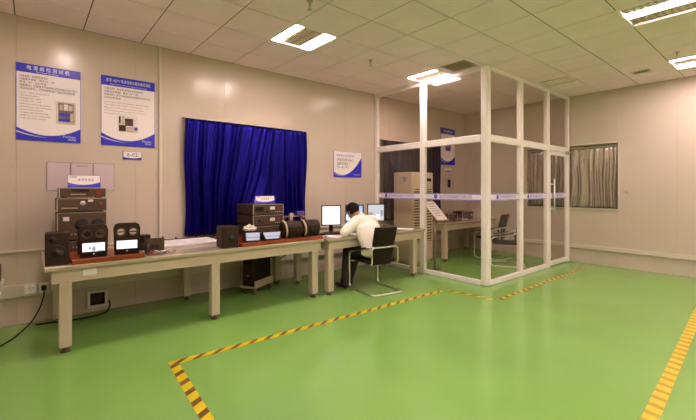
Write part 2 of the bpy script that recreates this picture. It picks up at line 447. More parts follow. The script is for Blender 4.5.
tape('short hazard tape line turning from the bench toward the booth corner', (4.575, 3.24), (4.655, 2.60), wd=.06, slant=.05, frac=.45)
tape('hazard tape line on the floor along the booth door side', (4.70, 2.535), (7.80, 2.575), wd=.06, slant=.05, frac=.45)
tape('wide worn yellow tape line at the lower right of the floor', (2.0, .555), (7.2, .835), wd=.085, pitch=.13, dark=TWORN, slant=.02, frac=.4)

# ------------------------------------------------------------------ benches
def bench(label, x0, x1, y0, y1, legx, yb=None, H=.775):
    cx, cy = (x0 + x1) / 2, (y0 + y1) / 2; t = thing('workbench', label, 'workbench', (cx, cy, 0), 0, 'grey-beige workbenches')
    mb = MB(); mb.box(x0 - cx, x1 - cx, y0 - cy, y1 - cy, H - .038, H, BENCH, bev=.006, seg=2); mb.done('worktop', t)
    a, b, c, d = x0 + .05 - cx, x1 - .03 - cx, y0 + .035 - cy, y1 - .04 - cy
    mb = MB()
    mb.box(a, b, c, c + .03, .62, H - .038, BENCHL, bev=.004); mb.box(a, b, d - .03, d, .62, H - .038, BENCHL, bev=.004)
    mb.box(a, a + .03, c + .03, d - .03, .62, H - .038, BENCHL); mb.box(b - .03, b, c + .03, d - .03, .62, H - .038, BENCHL); mb.done('apron', t)
    for lx in legx:
        for ly in (y0 + .033, y1 - .135):
            lb = MB(); lb.box(lx - cx, lx + .095 - cx, ly - cy, ly + .095 - cy, .05, .62, BENCHL, bev=.006)
            l = lb.done('leg', t)
            fb = MB(); X, Y = lx + .0475 - cx, ly + .0475 - cy
            fb.lathe([(0, .05), (.012, .05), (.012, .018), (.034, .014), (.036, .001), (0, .001)], FOOT, Matrix.Translation((X, Y, 0)), seg=16); fb.done('levelling_foot', l)
    return t
bA = bench('long beige workbench carrying the audio racks and dashboard units in the left half', .094, 3.045, 4.13, 5.28, (.195, 1.535, 2.875))
mb = MB(); mb.box(-1.20, -1.095, -.545, -.5415, .665, .725, PAPER); tag(mb.done('sticker', bA), 'white sticker on the apron')
bB = bench('beige workbench with computer monitors where the person sits', 3.07, 5.13, 4.08, 5.05, (3.105, 4.86))
bC = bench('beige workbench cut off by the left edge of the photo', -.95, -.14, 2.1, 3.86, (-.9, -.29))
bD = bench('beige workbench inside the glass booth along the back wall', 6.27, 8.22, 4.50, 5.30, (6.32, 8.06))
ZB = .776

# ------------------------------------------------------------------ wall graphics
def wave_board(t, wd, h, header=0.0, wave=(.17, .075, .20), y=-.012, frame=True):
    mb = MB(); mb.box(-wd / 2, wd / 2, y + .002, -.001, 0, h, INKG if not frame else BLUE)
    mb.box(-wd / 2 + .004, wd / 2 - .004, y, y + .003, .003, h - .003, POSTW)
    n = 28; a, b, c = wave
    def top(u):     # quadratic through (0,a), (.45,b), (1,c)
        return a * (u - .45) * (u - 1) / (.45) + b * u * (u - 1) / (.45 * -.55) + c * u * (u - .45) / .55
    us = [i / n for i in range(n + 1)]; X = [(-wd / 2 + wd * u) for u in us]
    yy = y - .0006
    mb.strip([(x, yy, 0) for x in X], [(x, yy, max(.012, h * top(u))) for x, u in zip(X, us)], BLUE)
    yy -= .0005
    k = n // 2
    mb.strip([(x, yy, h * (top(u) * .62 - .0)) for x, u in list(zip(X, us))[:k]], [(x, yy, h * (top(u) * .62 + .016 * (1 - u * 2))) for x, u in list(zip(X, us))[:k]], LETW)
    if header: mb.strip([(-wd / 2, yy, h - header), (wd / 2, yy, h - header)], [(-wd / 2, yy, h), (wd / 2, yy, h)], BLUE)
    return mb.done('board', t)
CN = '设备电源检测试机系统产品性能参数名称型号规格用途数据板自动流水功能完成主要用于对各类输出电压进行'
def cn(n): return ''.join(R.choice(CN) for _ in range(n))
# poster 1
t = thing('poster', 'larger blue and white wall poster at far left with a rack photo and long text', 'poster', (.171, YW, 1.978)); W_, H_ = .564, .825
wave_board(t, W_, H_, .095, (.17, .075, .20))
L = [('电 源 板 检 测 试 机', .052, -.01, H_ - .058, LETW, 'CENTER', .37), ('Power Board Test Machine', .020, -.02, H_ - .084, LETW, 'CENTER', .19)]
zz = H_ - .145
for wd_, s in ((.24, '设备名称：电源板检测试机'), (.30, '设备型号规格：电压 2V - 30V'), (.22, '电流：0V - 10A 可调'), (.50, '设备用途：主要用于对各类电源板的输出电压进行'), (.48, '测试及老化，可完成各类产品的自动检测')):
    L.append((s, .026, -.255, zz, INK, 'LEFT', wd_)); zz -= .033
zz -= .01
for s, wd_ in (('Device: Power board tester', .25), ('Test parameters:', .16), ('Voltage: 2V - 30V', .18), ('Current: 0V - 10A', .18), ('Automatic test programming', .26), ('Multi-purpose data processing', .27), ('of the output process,', .20), ('complete high speed testing', .24), ('suitable for power board tests', .26), ('to test the whole machine', .22)):
    L.append((s, .022, -.255, zz, INKG, 'LEFT', wd_)); zz -= .0305
L += [('Foryou', .042, .235, .05, LETW, 'RIGHT', .11), ('华阳通用', .022, .24, .022, LETW, 'RIGHT', .075)]
lettering(L, t)
mb = MB(); mb.box(.055, .235, -.016, -.012, .205, .455, STEEL, bev=.003); mb.box(.075, .215, -.017, -.0155, .23, .44, INKG)
for a, b, c, d, mm in ((.09, .115, .36, .42, CREAM), (.125, .165, .36, .43, PAPER), (.17, .205, .36, .42, LAV), (.08, .18, .295, .33, BLUE), (.08, .18, .235, .265, BLUE), (.185, .21, .24, .33, AMPTRIM)): mb.box(a, b, -.0185, -.0165, c, d, mm)
tag(mb.done('picture', t), 'printed photo of a metal equipment rack')
# poster 2
t = thing('poster', 'second blue and white wall poster with a bench photo at its lower middle', 'poster', (.946, YW, 1.981)); W_, H_ = .586, .835
wave_board(t, W_, H_, .115, (.18, .075, .22))
L = [('数字 HDTV 影音导航车载系统检测机', .046, 0, H_ - .066, LETW, 'CENTER', .48), ('Digital HDTV video and navigation system tester', .020, .0, H_ - .10, LETW, 'CENTER', .40)]
zz = H_ - .16
for wd_, s in ((.42, '设备名称：数字影音导航系统检测机'), (.36, '设备型号规格：输出 12V 可调'), (.50, '设备用途：用于车载导航系统性能测试与产品'), (.17, '检测功能测试')):
    L.append((s, .026, -.262, zz, INK, 'LEFT', wd_)); zz -= .037
zz -= .012
for s, wd_ in (('Device name: video and navigation tester for vehicle', .48), ('Test range: video, audio and navigation', .40), ('Purpose: used for testing of vehicle systems', .42), ('and functions of the complete unit in line', .44), ('with product test items', .24)):
    L.append((s, .020, -.262, zz, INKG, 'LEFT', wd_)); zz -= .034
L += [('Foryou', .040, .25, .058, LETW, 'RIGHT', .10), ('华阳通用', .022, .25, .03, LETW, 'RIGHT', .07)]
lettering(L, t)
mb = MB(); mb.box(-.115, .10, -.016, -.012, .175, .385, PAPER, bev=.002)
for a, b, c, d, mm in ((-.11, -.09, .27, .36, INK), (-.11, -.035, .18, .255, AMPD), (-.045, .045, .25, .34, AMP), (-.03, .0, .31, .33, PAPER), (-.03, .05, .19, .24, LAV), (.055, .095, .2, .24, VIOLET), (-.03, .095, .178, .192, YEL), (-.08, -.05, .26, .37, CREAM)): mb.box(a, b, -.0175, -.0155, c, d, mm)
tag(mb.done('picture', t), 'printed photo of a test bench')
# room tag
t = thing('room_sign', 'small white wall tag reading 6-02 below the second poster', 'sign', (.983, YW, 1.818)); wave_board(t, .205, .098, 0, (.32, .16, .30), frame=False)
lettering([('6-02', .062, .0, .037, INK, 'CENTER', .115)], t)
# notice sheets
for i, (a, lb) in enumerate(((.145, 'leftmost of three lavender notice sheets on the wall above the rack'), (.361, 'middle one of three lavender notice sheets on the wall above the rack'), (.577, 'rightmost of three lavender notice sheets, under the second poster'))):
    mb = MB(); mb.box(0, .212, -.006, -.001, 0, .325, INKG); mb.box(.004, .208, -.0085, -.006, .004, .321, LAV)
    o = mb.done('notice_sheet', None, (a, YW, 1.427)); tag(o, lb, 'notice sheet', 'three notice sheets on the left wall')
    if i == 1: lettering([('设备点检表', .022, .106, .28, INKG, 'CENTER')], o, y=-.0095)
# small sign between curtain and booth
t = thing('wall_sign', 'square white and blue wall sign between the velvet curtain and the booth', 'sign', (4.498, YW, 1.665)); W_, H_ = .662, .47
wave_board(t, W_, H_, 0, (.20, .12, .80), frame=True)
lettering([('IMPROVEMENT', .05, -.27, .375, BLUE, 'LEFT', .42), ('持续改进的决心', .06, -.27, .295, INK, 'LEFT', .40), ('品质的保证 !', .06, -.27, .225, INK, 'LEFT', .30), ('QUALITY', .05, -.27, .165, INKG, 'LEFT', .30), ('Foryou', .04, .29, .04, LETW, 'RIGHT', .15)], t)
# poster in the booth
t = thing('poster', 'blue and white poster with header on the wall inside the glass booth', 'poster', (7.585, YW, 2.02)); wave_board(t, .56, .86, .14, (.20, .09, .25))
lettering([('作业指导书', .07, 0, .76, LETW, 'CENTER', .34)], t)
mb = MB(); mb.box(-.10, .10, -.016, -.012, .33, .58, VIOLET, bev=.003); mb.box(-.06, .04, -.0175, -.0155, .42, .55, PRINTG); tag(mb.done('picture', t), 'blue printed picture')
mb = MB(); mb.box(-.12, .12, -.008, -.001, 0, .08, POSTW); mb.box(-.12, .12, -.0095, -.007, 0, .015, BLUE)
o = mb.done('wall_tag', None, (7.60, YW, 1.86)); tag(o, 'small white tag below the poster inside the booth', 'sign'); lettering([('6-03', .05, 0, .025, INK, 'CENTER', .12)], o, y=-.0105)

# ------------------------------------------------------------------ curtains
def drape(x0, x1, z0, z1, mm, folds, amp, label, name='curtain', seed=1, diag=.0, nx=240, nz=26, cat='curtain', off=.0):
    r = random.Random(seed); ph = [r.uniform(0, 6.28) for _ in range(6)]; fr = [r.uniform(.6, 1.5) for _ in range(6)]
    t = thing(name, label, cat, ((x0 + x1) / 2, YW - .075, z0)); wd = x1 - x0; h = z1 - z0
    mb = MB(); i = mb.mi(mm); rows = []
    for k in range(nz + 1):
        v = k / nz; row = []
        for j in range(nx + 1):
            u = j / nx; uu = u + diag * (1 - v) * math.exp(-((u - .45) / .22) ** 2)
            a = amp * (.45 + .55 * (1 - v)) if v < .97 else amp * .35
            d = sum(math.sin(6.283 * folds * fr[q] * uu + ph[q] + .8 * math.sin(3 * v + ph[q])) * (1, .8, .5, .35, .25, .2)[q] * (1, 1, 1, 1.6, 2.0, 2.4)[q] ** 0 for q in range(6)) / 2.2
            row.append(mb.bm.verts.new((-wd / 2 + wd * u + .012 * math.sin(7 * v + 9 * u), -a * (d + .2) - .01, h * v - (.012 * abs(math.sin(6.283 * folds * u)) if k == 0 else 0))))
        rows.append(row)
    for A, B in zip(rows, rows[1:]):
        for j in range(nx):
            f = mb.bm.faces.new((A[j], A[j + 1], B[j + 1], B[j])); f.smooth = True; f.material_index = i
    o = mb.done('drape', t, fix=False)
    sm = o.modifiers.new('thickness', 'SOLIDIFY'); sm.thickness = .003
    rb = MB(); rb.box(-wd / 2 - .01, wd / 2 + .02, -.012, .078, h + .004, h + .022, TRIM, bev=.003); tag(rb.done('curtain_rail', t), 'thin pale rail along the top')
    return t
drape(1.595, 3.525, .83, 2.40, VELVET, 18, .060, 'wide royal blue velvet curtain on the left wall behind the bench', seed=5, diag=.22)
drape(5.32, 7.20, .83, 2.42, PLUM, 13, .045, 'dark plum curtain on the left wall inside the booth behind the air conditioner', seed=9)
t = drape(WY0 + .01, WY1 - .01, WZ0 + .01, WZ1 - .05, VINYL, 15, .045, 'silvery grey plastic curtain hung in the window of the far wall', seed=3)
t.location = (XW + .05, (WY0 + WY1) / 2, WZ0 + .006); t.rotation_euler = (0, 0, -PI / 2)
for k in kids(t):
    if k.name.startswith('curtain_rail'):
        k.scale = (.98, .45, 1)

# ------------------------------------------------------------------ bench equipment: speakers, boards, racks
def speaker(label, x, y, z, wd, dp, h, rz, cone=(0, -.03), tw=True, cr=.07, m0=DARKBR):
    t = thing('speaker', label, 'speaker', (x, y, z), rz)
    mb = MB(); mb.box(-wd / 2, wd / 2, 0, dp, 0, h, m0, bev=.006, seg=2); mb.done('cabinet', t)
    M = Matrix.Translation((cone[0], 0, h / 2 + cone[1])) @ Matrix.Rotation(PI / 2, 4, 'X')
    mb = MB(); mb.lathe([(cr, -.001), (cr, .006), (cr * .9, .008), (cr * .82, .004), (cr * .7, .008), (cr * .34, -.0), (cr * .3, .010), (cr * .15, .015), (0, .016)], CONE, M); mb.done('woofer', t)
    if tw:
        M = Matrix.Translation((cone[0] - .03, 0, h * .80)) @ Matrix.Rotation(PI / 2, 4, 'X')
        mb = MB(); mb.lathe([(.026, -.001), (.026, .005), (.018, .004), (.012, .008), (0, .01)], CONE, M); mb.done('tweeter', t)
    return t
speaker('black bookshelf speaker with round cone at the left end of the bench', .186, 4.20, ZB, .172, .20, .285, -.05, tw=True, cr=.068)
speaker('brown box speaker standing between the white trunking and the two amplifiers', 1.755, 4.18, ZB, .19, .24, .245, -.12, cone=(.018, -.015), tw=False, cr=.075)
def board(label, x0, x1, y0, y1):
    mb = MB(); mb.box(x0, x1, y0, y1, 0, .042, MAHOG, bev=.003); o = mb.done('wooden_board', None, (0, 0, ZB)); return tag(o, label, 'board')
board('reddish mahogany board on the bench under the two lit dashboard units', .285, .865, 4.142, 4.72)
board('reddish mahogany board on the bench under the right hand equipment', 1.875, 3.035, 4.142, 5.02)
ZP = ZB + .043

def rack_unit(name, label, x, y, z, wd, dp, h, rz=0, knobs=((.05, .5, .016),), buttons=None, tags=(), reds=(), feet=True, side=AMPD, front=AMP, cat='amplifier', disp=None, edge=True):
    t = thing(name, label, cat, (x, y, z), rz); f = .012 if feet else .0005
    mb = MB(); mb.box(-wd / 2, wd / 2, .012, dp, f, h, side, bev=.004); mb.done('case', t)
    mb = MB(); mb.box(-wd / 2 - .004, wd / 2 + .004, 0, .012, f, h, front, bev=.002)
    if edge:
        mb.box(-wd / 2 - .004, -wd / 2 + .004, -.002, .011, f, h, AMPTRIM); mb.box(wd / 2 - .004, wd / 2 + .004, -.002, .011, f, h, AMPTRIM); mb.box(-wd / 2, wd / 2, -.002, .011, h - .006, h, AMPTRIM)
    mb.done('front_panel', t)
    for kx, kz, kr in knobs:
        kb = MB(); M = Matrix.Translation((kx, -.001, f + (h - f) * kz)) @ Matrix.Rotation(PI / 2, 4, 'X')
        kb.lathe([(kr * 1.25, 0), (kr * 1.25, .003), (kr, .003), (kr * .92, .018), (0, .019)], CHROME if kr > .015 else BLACK, M, 18)
        kb.done('knob', t)
    if buttons:
        a, b, n, kz = buttons; bb = MB()
        for i in range(n): xx = a + (b - a) * i / (n - 1); bb.box(xx - .007, xx + .007, -.006, 0, f + (h - f) * kz - .006, f + (h - f) * kz + .006, AMPTRIM, bev=.001)
        bb.done('button_row', t)
    for a, b, c, d in tags:
        bb = MB(); bb.box(a, b, -.004, -.001, f + (h - f) * c, f + (h - f) * d, PAPER); tag(bb.done('sticker', t), 'white sticker')
    for a, kz in reds:
        bb = MB(); bb.box(a - .012, a + .012, -.010, 0, f + (h - f) * kz - .014, f + (h - f) * kz + .014, RED, bev=.002); tag(bb.done('switch', t), 'red switch')
    if disp:
        bb = MB(); bb.box(disp[0], disp[1], -.003, 0, f + (h - f) * disp[2], f + (h - f) * disp[3], BLACK, bev=.001); bb.done('display', t)
    if feet:
        for sx in (-1, 1):
            for yy in (.05, dp - .05):
                bb = MB(); bb.cyl((sx * (wd / 2 - .05), yy, .0005), (sx * (wd / 2 - .05), yy, f + .001), .018, FOOT); bb.done('foot', t)
    return t
SX, SY = .425, 4.80
z = ZB
rack_unit('rack_unit', 'bottom black unit of the left equipment stack on the bench', SX, SY, z, .41, .40, .138, knobs=((-.14, .5, .012), (.12, .5, .012)), buttons=(-.08, .06, 6, .5)); z += .139
rack_unit('rack_unit', 'tall dark unit in the left equipment stack with a white sticker', SX, SY, z, .42, .42, .292, knobs=((.02, .62, .014), (.10, .45, .014)), tags=((-.165, -.115, .70, .85),), buttons=(-.16, .10, 9, .2)); z += .293
rack_unit('amplifier', 'brown amplifier with a round chrome knob below the slim receiver', SX, SY, z, .425, .40, .145, knobs=((.0, .62, .020),), buttons=(-.17, -.05, 8, .25), tags=((.045, .09, .72, .9),), reds=((.155, .58),)); z += .146
rc = rack_unit('receiver', 'slim receiver on top of the left equipment stack', SX + .005, SY, z, .40, .36, .108, knobs=(), buttons=(-.10, .01, 7, .30), reds=((.12, .55), (.145, .3)), cat='receiver', disp=(-.10, .05, .62, .84)); ZS = z + .108
AXX, AYY = 2.385, 4.45; z = ZP
rack_unit('amplifier', 'lowest of three brown amplifiers stacked in front of the velvet curtain', AXX, AYY, z, .43, .50, .150, knobs=((.0, .5, .014),)); z += .151
rack_unit('amplifier', 'middle brown amplifier of the stack in front of the velvet curtain', AXX, AYY, z, .43, .50, .140, knobs=((-.13, .5, .013), (-.09, .3, .010)), tags=((.02, .09, .4, .72),), reds=((.15, .6),), buttons=(.10, .19, 4, .22)); z += .141
rack_unit('amplifier', 'top brown amplifier of the stack carrying a white sign card', AXX, AYY, z, .43, .50, .140, knobs=((-.02, .28, .010),), tags=((.02, .09, .45, .76),), reds=((.145, .62),), buttons=(.10, .19, 4, .22), disp=(-.19, -.07, .3, .75)); ZS2 = z + .140
def sign_card(label, x, y, z, wd, h, rz, lines):
    t = thing('sign_card', label, 'sign card', (x, y, z), rz)
    lean = Matrix.Rotation(math.radians(-12), 4, 'X')
    b = wave_board(t, wd, h, 0, (.42, .22, .46), y=-.004); b.data.transform(lean)
    l = lettering(lines, t, y=-.0065); l.data.transform(lean)
    mb = MB(); mb.box(-wd / 2, wd / 2, -.002, .001, 0, h * .98, PAPER); o = mb.done('back_leaf', t); o.data.transform(Matrix.Translation((0, h * .40, 0.0)) @ Matrix.Rotation(math.radians(12), 4, 'X'))
    return t
sign_card('white sign card with blue wave on the receiver under the notice sheets', .447, 4.90, ZS + .002, .29, .135, -.03, [('华阳通用', .026, -.125, .105, INKG, 'LEFT', .06), ('音 响 检 测 区', .032, .015, .072, INK, 'CENTER', .14)])
sign_card('white sign card with blue wave on the top amplifier by the curtain', 2.43, 4.62, ZS2 + .002, .275, .105, -.05, [('华阳通用', .02, -.12, .082, INKG, 'LEFT', .05), ('功 放 检 测', .032, .0, .056, INK, 'CENTER', .11)])

# dashboard test units: fascia with two round vents above a lit screen
def outline_mesh(outer, circles, depth, bevel=.004):
    cu = bpy.data.curves.new('tmp_outline', 'CURVE'); cu.dimensions = '2D'; cu.fill_mode = 'BOTH'; cu.extrude = depth / 2; cu.bevel_depth = bevel; cu.bevel_resolution = 1
    def poly(pts):
        s = cu.splines.new('POLY'); s.points.add(len(pts) - 1)
        for p, q in zip(s.points, pts): p.co = (q[0], q[1], 0, 1)
        s.use_cyclic_u = True
    poly(outer)
    for cx, cy, r in circles: poly([(cx + r * math.cos(2 * PI * i / 28), cy + r * math.sin(2 * PI * i / 28)) for i in range(28)])
    o = bpy.data.objects.new('tmp_outline', cu); C.objects.link(o); bpy.context.view_layer.update()
    me = bpy.data.meshes.new_from_object(o.evaluated_get(bpy.context.evaluated_depsgraph_get()))
    bpy.data.objects.remove(o); bpy.data.curves.remove(cu)
    me.transform(Matrix.Rotation(PI / 2, 4, 'X'))
    return me
def dash_unit(label, x, y, z, rz, scr=SCRW, shapes=()):
    t = thing('dashboard_unit', label, 'dashboard unit', (x, y, z), rz)
    outer = [(-.100, .002), (.100, .002), (.106, .10), (.108, .17), (.110, .25), (.098, .285), (.07, .297), (-.07, .297), (-.098, .285), (-.110, .25), (-.108, .17), (-.106, .10)]
    me = outline_mesh(outer, [(-.052, .215, .036), (.052, .215, .036)], .035); me.materials.clear(); me.materials.append(DARKBR)
    o = bpy.data.objects.new('fascia', me); C.objects.link(o); o.parent = t; o.location = (0, .03, 0)
    for s in (-1, 1):
        mb = MB(); M = Matrix.Translation((s * .052, .005, .215)) @ Matrix.Rotation(PI / 2, 4, 'X')
        mb.lathe([(.033, -.03), (.040, -.004), (.041, .004), (.036, .006), (.031, 0), (.030, -.03)], AMP, M); mb.box(s * .052 - .031, s * .052 + .031, .018, .026, .210, .220, BLACK); mb.done('vent_ring', t)
    mb = MB(); mb.box(-.098, .098, -.012, .008, .018, .140, BLACK, bev=.005, seg=2)
    mb.cyl((0, -.0125, .033), (0, -.016, .033), .006, LETW, seg=12); b = mb.done('screen_housing', t)
    mb = MB(); mb.box(-.086, .086, -.0135, -.0115, .056, .134, scr)
    for a, b_, c, d, mm in shapes: mb.box(a, b_, -.0142, -.013, c, d, mm)
    tag(mb.done('screen', t), 'glowing white screen')
    mb = MB(); mb.box(-.075, .075, .05, .17, .001, .13, AMPD, bev=.004); mb.done('rear_box', t)
    return t
d1 = dash_unit('lit dashboard unit with two round vents beside the black bookshelf speaker', .455, 4.20, ZP, -.10, SCRW, ((-.04, -.022, .075, .10, SCRG), (-.012, .014, .060, .10, SCRG), (-.002, .006, .085, .11, SCRB), (.03, .08, .058, .066, SCRG)))
d2 = dash_unit('lit dashboard unit with two round vents nearer the white wall conduit', .725, 4.20, ZP, -.16, SCRW)
# gauge pair standing behind the first unit
mb = MB()
for s in (-.066, .066):
    mb.lathe([(.0, 0), (.050, 0), (.054, .01), (.050, .05), (.038, .055), (0, .05)], BLACK, Matrix.Translation((s, 0, .283)) @ Matrix.Rotation(PI / 2 - .3, 4, 'X'))
mb.box(-.09, .09, .02, .07, .001, .29, AMPD, bev=.006)
tag(mb.done('gauge_cluster', None, (.445, 4.44, ZP)), 'black gauge cluster with two round dials behind the first lit unit', 'gauge cluster')
def small_screen(label, x, y, z, rz, wt, wb, h, tilt):
    t = thing('head_unit', label, 'head unit', (x, y, z), rz); M = Matrix.Rotation(math.radians(-tilt), 4, 'X')
    mb = MB(); mb.prism([(-wb / 2 - .012, .004), (wb / 2 + .012, .004), (wt / 2 + .014, h + .016), (-wt / 2 - .014, h + .016)], 0, .02, BLACK, M=Matrix.Translation((0, .0, .006)) @ M, bev=.003); mb.done('bezel', t)
    mb = MB(); mb.prism([(-wb / 2, .014), (wb / 2, .014), (wt / 2, h), (-wt / 2, h)], -.003, .001, SCRL, M=Matrix.Translation((0, .0, .006)) @ M)
    mb.prism([(-wb / 2 * 1.02, h * .40), (wb / 2 * 1.02, h * .40), (wb / 2 * 1.03, h * .55), (-wb / 2 * 1.03, h * .55)], -.0042, -.002, SCRG, M=Matrix.Translation((0, .0, .006)) @ M); tag(mb.done('screen', t), 'pale lilac lit screen')
    mb = MB(); mb.box(-wt / 2, wt / 2, .05, .20, .001, h * .86, AMPD, bev=.004); mb.done('rear_box', t)
    mb = MB()
    for s in (-1, 1): mb.cyl((s * wt * .33, .07, h * .86), (s * wt * .33, .07, h * 1.06), .03, BLACK, r2=.022)
    mb.done('dial_pods', t)
    return t
small_screen('head unit with upright lilac screen next to the brown box speaker', 2.035, 4.18, ZP, -.2, .165, .155, .105, 8)
small_screen('head unit with flared lilac screen in front of the amplifiers', 2.295, 4.18, ZP, -.15, .225, .165, .095, 18)
def barrel(label, x, y, z, rz):
    t = thing('instrument_binnacle', label, 'instrument binnacle', (x, y, z), rz)
    T = Matrix.Translation((0, .105, .112)) @ Matrix.Rotation(PI / 2, 4, 'Y')
    mb = MB(); mb.lathe([(0, -.125), (.085, -.125), (.098, -.118), (.104, -.10), (.106, 0), (.104, .10), (.098, .125), (.085, .135), (0, .135)], DARKBR, T, 36)
    mb.box(-.11, .12, .04, .17, .001, .05, BLACK, bev=.004); mb.done('hood', t)
    arc = [(-.085 - .028 * k / 10, .105 - .112 * math.cos(a), .112 + .112 * math.sin(a)) for k, a in enumerate([-1.0 + 2.5 * i / 10 for i in range(11)])]
    mb = MB(); mb.tube(arc, .012, CREAM, 8); tag(mb.done('edge_strip', t), 'cream curved edge strip')
    mb = MB(); mb.box(-.04, .10, -.004, .02, .075, .14, BLACK, bev=.003); mb.cyl((.0, -.005, .108), (.0, -.008, .108), .022, AMPD); mb.cyl((.06, -.005, .108), (.06, -.008, .108), .022, AMPD); mb.done('dial_window', t)
    return t
barrel('dark instrument binnacle with cream edge strip beside the amplifiers', 2.595, 4.17, ZP, -.12)
barrel('dark instrument binnacle with cream edge strip at the right end of the board', 2.882, 4.17, ZP, -.12)
# wiring fixture behind the binnacles
t = thing('test_fixture', 'small wiring test fixture with a violet connector behind the right binnacle', 'test fixture', (2.91, 4.62, ZP))
mb = MB(); mb.box(-.12, .12, -.08, .10, .001, .02, AMPD, bev=.003); mb.done('base', t)
for xx in (-.10, .10):
    mb = MB(); mb.cyl((xx, .02, .02), (xx, .02, .27), .009, STEEL); mb.done('post', t)
mb = MB(); mb.box(-.13, .13, .0, .04, .235, .25, STEEL, bev=.002); mb.done('crossbar', t)
mb = MB(); mb.box(.0, .11, -.04, .02, .252, .315, VIOLET, bev=.004); tag(mb.done('connector', t), 'violet connector block')
mb = MB()
for k in range(7):
    a = R.uniform(-.12, .0); mb.tube([(a, .0, .03), (a + R.uniform(-.05, .05), -.05, .15), (a + R.uniform(-.04, .06), -.02, .30), (a + R.uniform(-.02, .08), .01, .26)], .006, R.choice([BLACK, AMPD, AMPTRIM]), 6, fillet=.05)
mb.tube([(.05, -.02, .25), (.10, -.06, .22), (.13, -.04, .25)], .007, ORANGE, 6, fillet=.03); mb.done('wires', t)
# bracket behind left binnacle
t = thing('bracket_stand', 'thin steel bracket stand behind the left binnacle', 'bracket stand', (2.715, 4.62, ZP))
mb = MB(); mb.box(-.05, .06, -.05, .05, .001, .015, STEEL, bev=.002); mb.done('base', t)
mb = MB(); mb.cyl((0, 0, .015), (0, 0, .235), .012, AMPD); mb.done('post', t)
mb = MB(); mb.box(-.09, .055, -.012, .012, .235, .255, STEEL, bev=.002); mb.done('arm', t)
# crumpled foil on the third unit area
mb = MB(); b = bmesh.new(); bmesh.ops.create_icosphere(b, subdivisions=3, radius=.06)
for v in b.verts: v.co *= R.uniform(.7, 1.25); v.co.z = max(-.03, v.co.z * .75)
mb._merge(b, SILVER, Matrix.Diagonal((1.25, .8, 1, 1))); tag(mb.done('crumpled_foil', None, (2.045, 4.285, ZP + .155)), 'ball of crumpled silver foil resting on the left head unit', 'foil')
# left clutter
speaker('small black satellite speaker behind the second lit dashboard unit', .965, 4.64, ZB, .13, .12, .165, -.1, tw=False, cr=.04, m0=BLACK)
t = thing('metal_box', 'grey brown open metal chassis box near the wall conduit', 'metal box', (1.0, 4.30, ZB), -.1)
mb = MB(); mb.box(-.085, .085, 0, .006,   .001, .165, AMP, bev=.002); mb.box(-.085, -.079, .006, .13,   .001, .165, AMPD); mb.box(.079, .085, .006, .13,   .001, .165, AMPD); mb.box(-.079, .079, .006, .13, .001, .007, AMPD); mb.done('chassis', t)
mb = MB(); mb.box(-.05, .04, -.005, 0, .05, .10, AMPD, bev=.002); mb.box(-.075, -.055, -.004, 0, .08, .11, VIOLET); mb.done('face_plate', t)
mb = MB()
for k in range(16):
    p = Vector((R.uniform(.92, 1.16), R.uniform(4.19, 4.24), .008)); pts = []
    for q in range(5): pts.append(p + Vector((R.uniform(-.05, .05), R.uniform(-.035, .03), R.uniform(0, .04))))
    mb.tube(pts, .004, R.choice([PAPER, LAV, BLACK, RED, STEEL, PAPER]), 6, fillet=.03)
o = mb.done('wire_tangle', None, (0, 0, ZB)); tag(o, 'tangle of thin white and coloured wires at the front of the bench', 'wires')
# white trunking lying along the back of the bench, dark rail behind it
mb = MB()
for a, b in ((4.66, 4.815), (4.83, 4.985), (5.0, 5.15)):
    mb.box(1.17, 1.84, a, b, .001, .028, PAPER, bev=.005)
mb.box(1.17, 1.84, 4.66, 5.15, .001, .008, PAPER); tag(mb.done('cable_trunking', None, (0, 0, ZB)), 'long white ribbed trunking lying on the bench before the curtain', 'trunking')
mb = MB(); mb.box(1.14, 2.10, 5.165, 5.205, .001, .035, AMPD, bev=.003)
for xx in (1.2, 1.45, 1.7, 1.95): mb.cyl((xx, 5.185, .035), (xx, 5.185, .055), .010, BLACK)
tag(mb.done('metal_rail', None, (0, 0, ZB)), 'thin dark rail with knobs lying at the back edge of the bench', 'rail')

# computer tower under bench
t = thing('computer_tower', 'black computer tower on a wheeled cream tray under the bench', 'computer', (2.48, 4.97, 0), math.radians(-62))
mb = MB(); mb.box(-.095, .095, -.20, .20, .115, .53, BLACK, bev=.008, seg=2); mb.done('case', t)
mb = MB(); mb.box(-.085, .085, -.208, -.20, .135, .51, AMPD, bev=.003); mb.box(-.07, .07, -.211, -.207, .42, .46, BLACK); mb.cyl((0, -.208, .26), (0, -.213, .26), .014, STEEL); mb.done('front_panel', t)
mb = MB(); mb.box(-.125, .125, -.22, .22, .088, .113, CREAM, bev=.003); mb.box(-.125, -.113, -.22, .22, .113, .19, CREAM, bev=.003); mb.box(.113, .125, -.22, .22, .113, .19, CREAM, bev=.003); tr = mb.done('tray', t)
for sx in (-1, 1):
    for sy in (-1, 1):
        mb = MB(); mb.cyl((sx * .09 - .012, sy * .17, .036), (sx * .09 + .012, sy * .17, .036), .035, FOOT); mb.cyl((sx * .09, sy * .17, .06), (sx * .09, sy * .17, .09), .012, STEEL); mb.done('caster', tr)

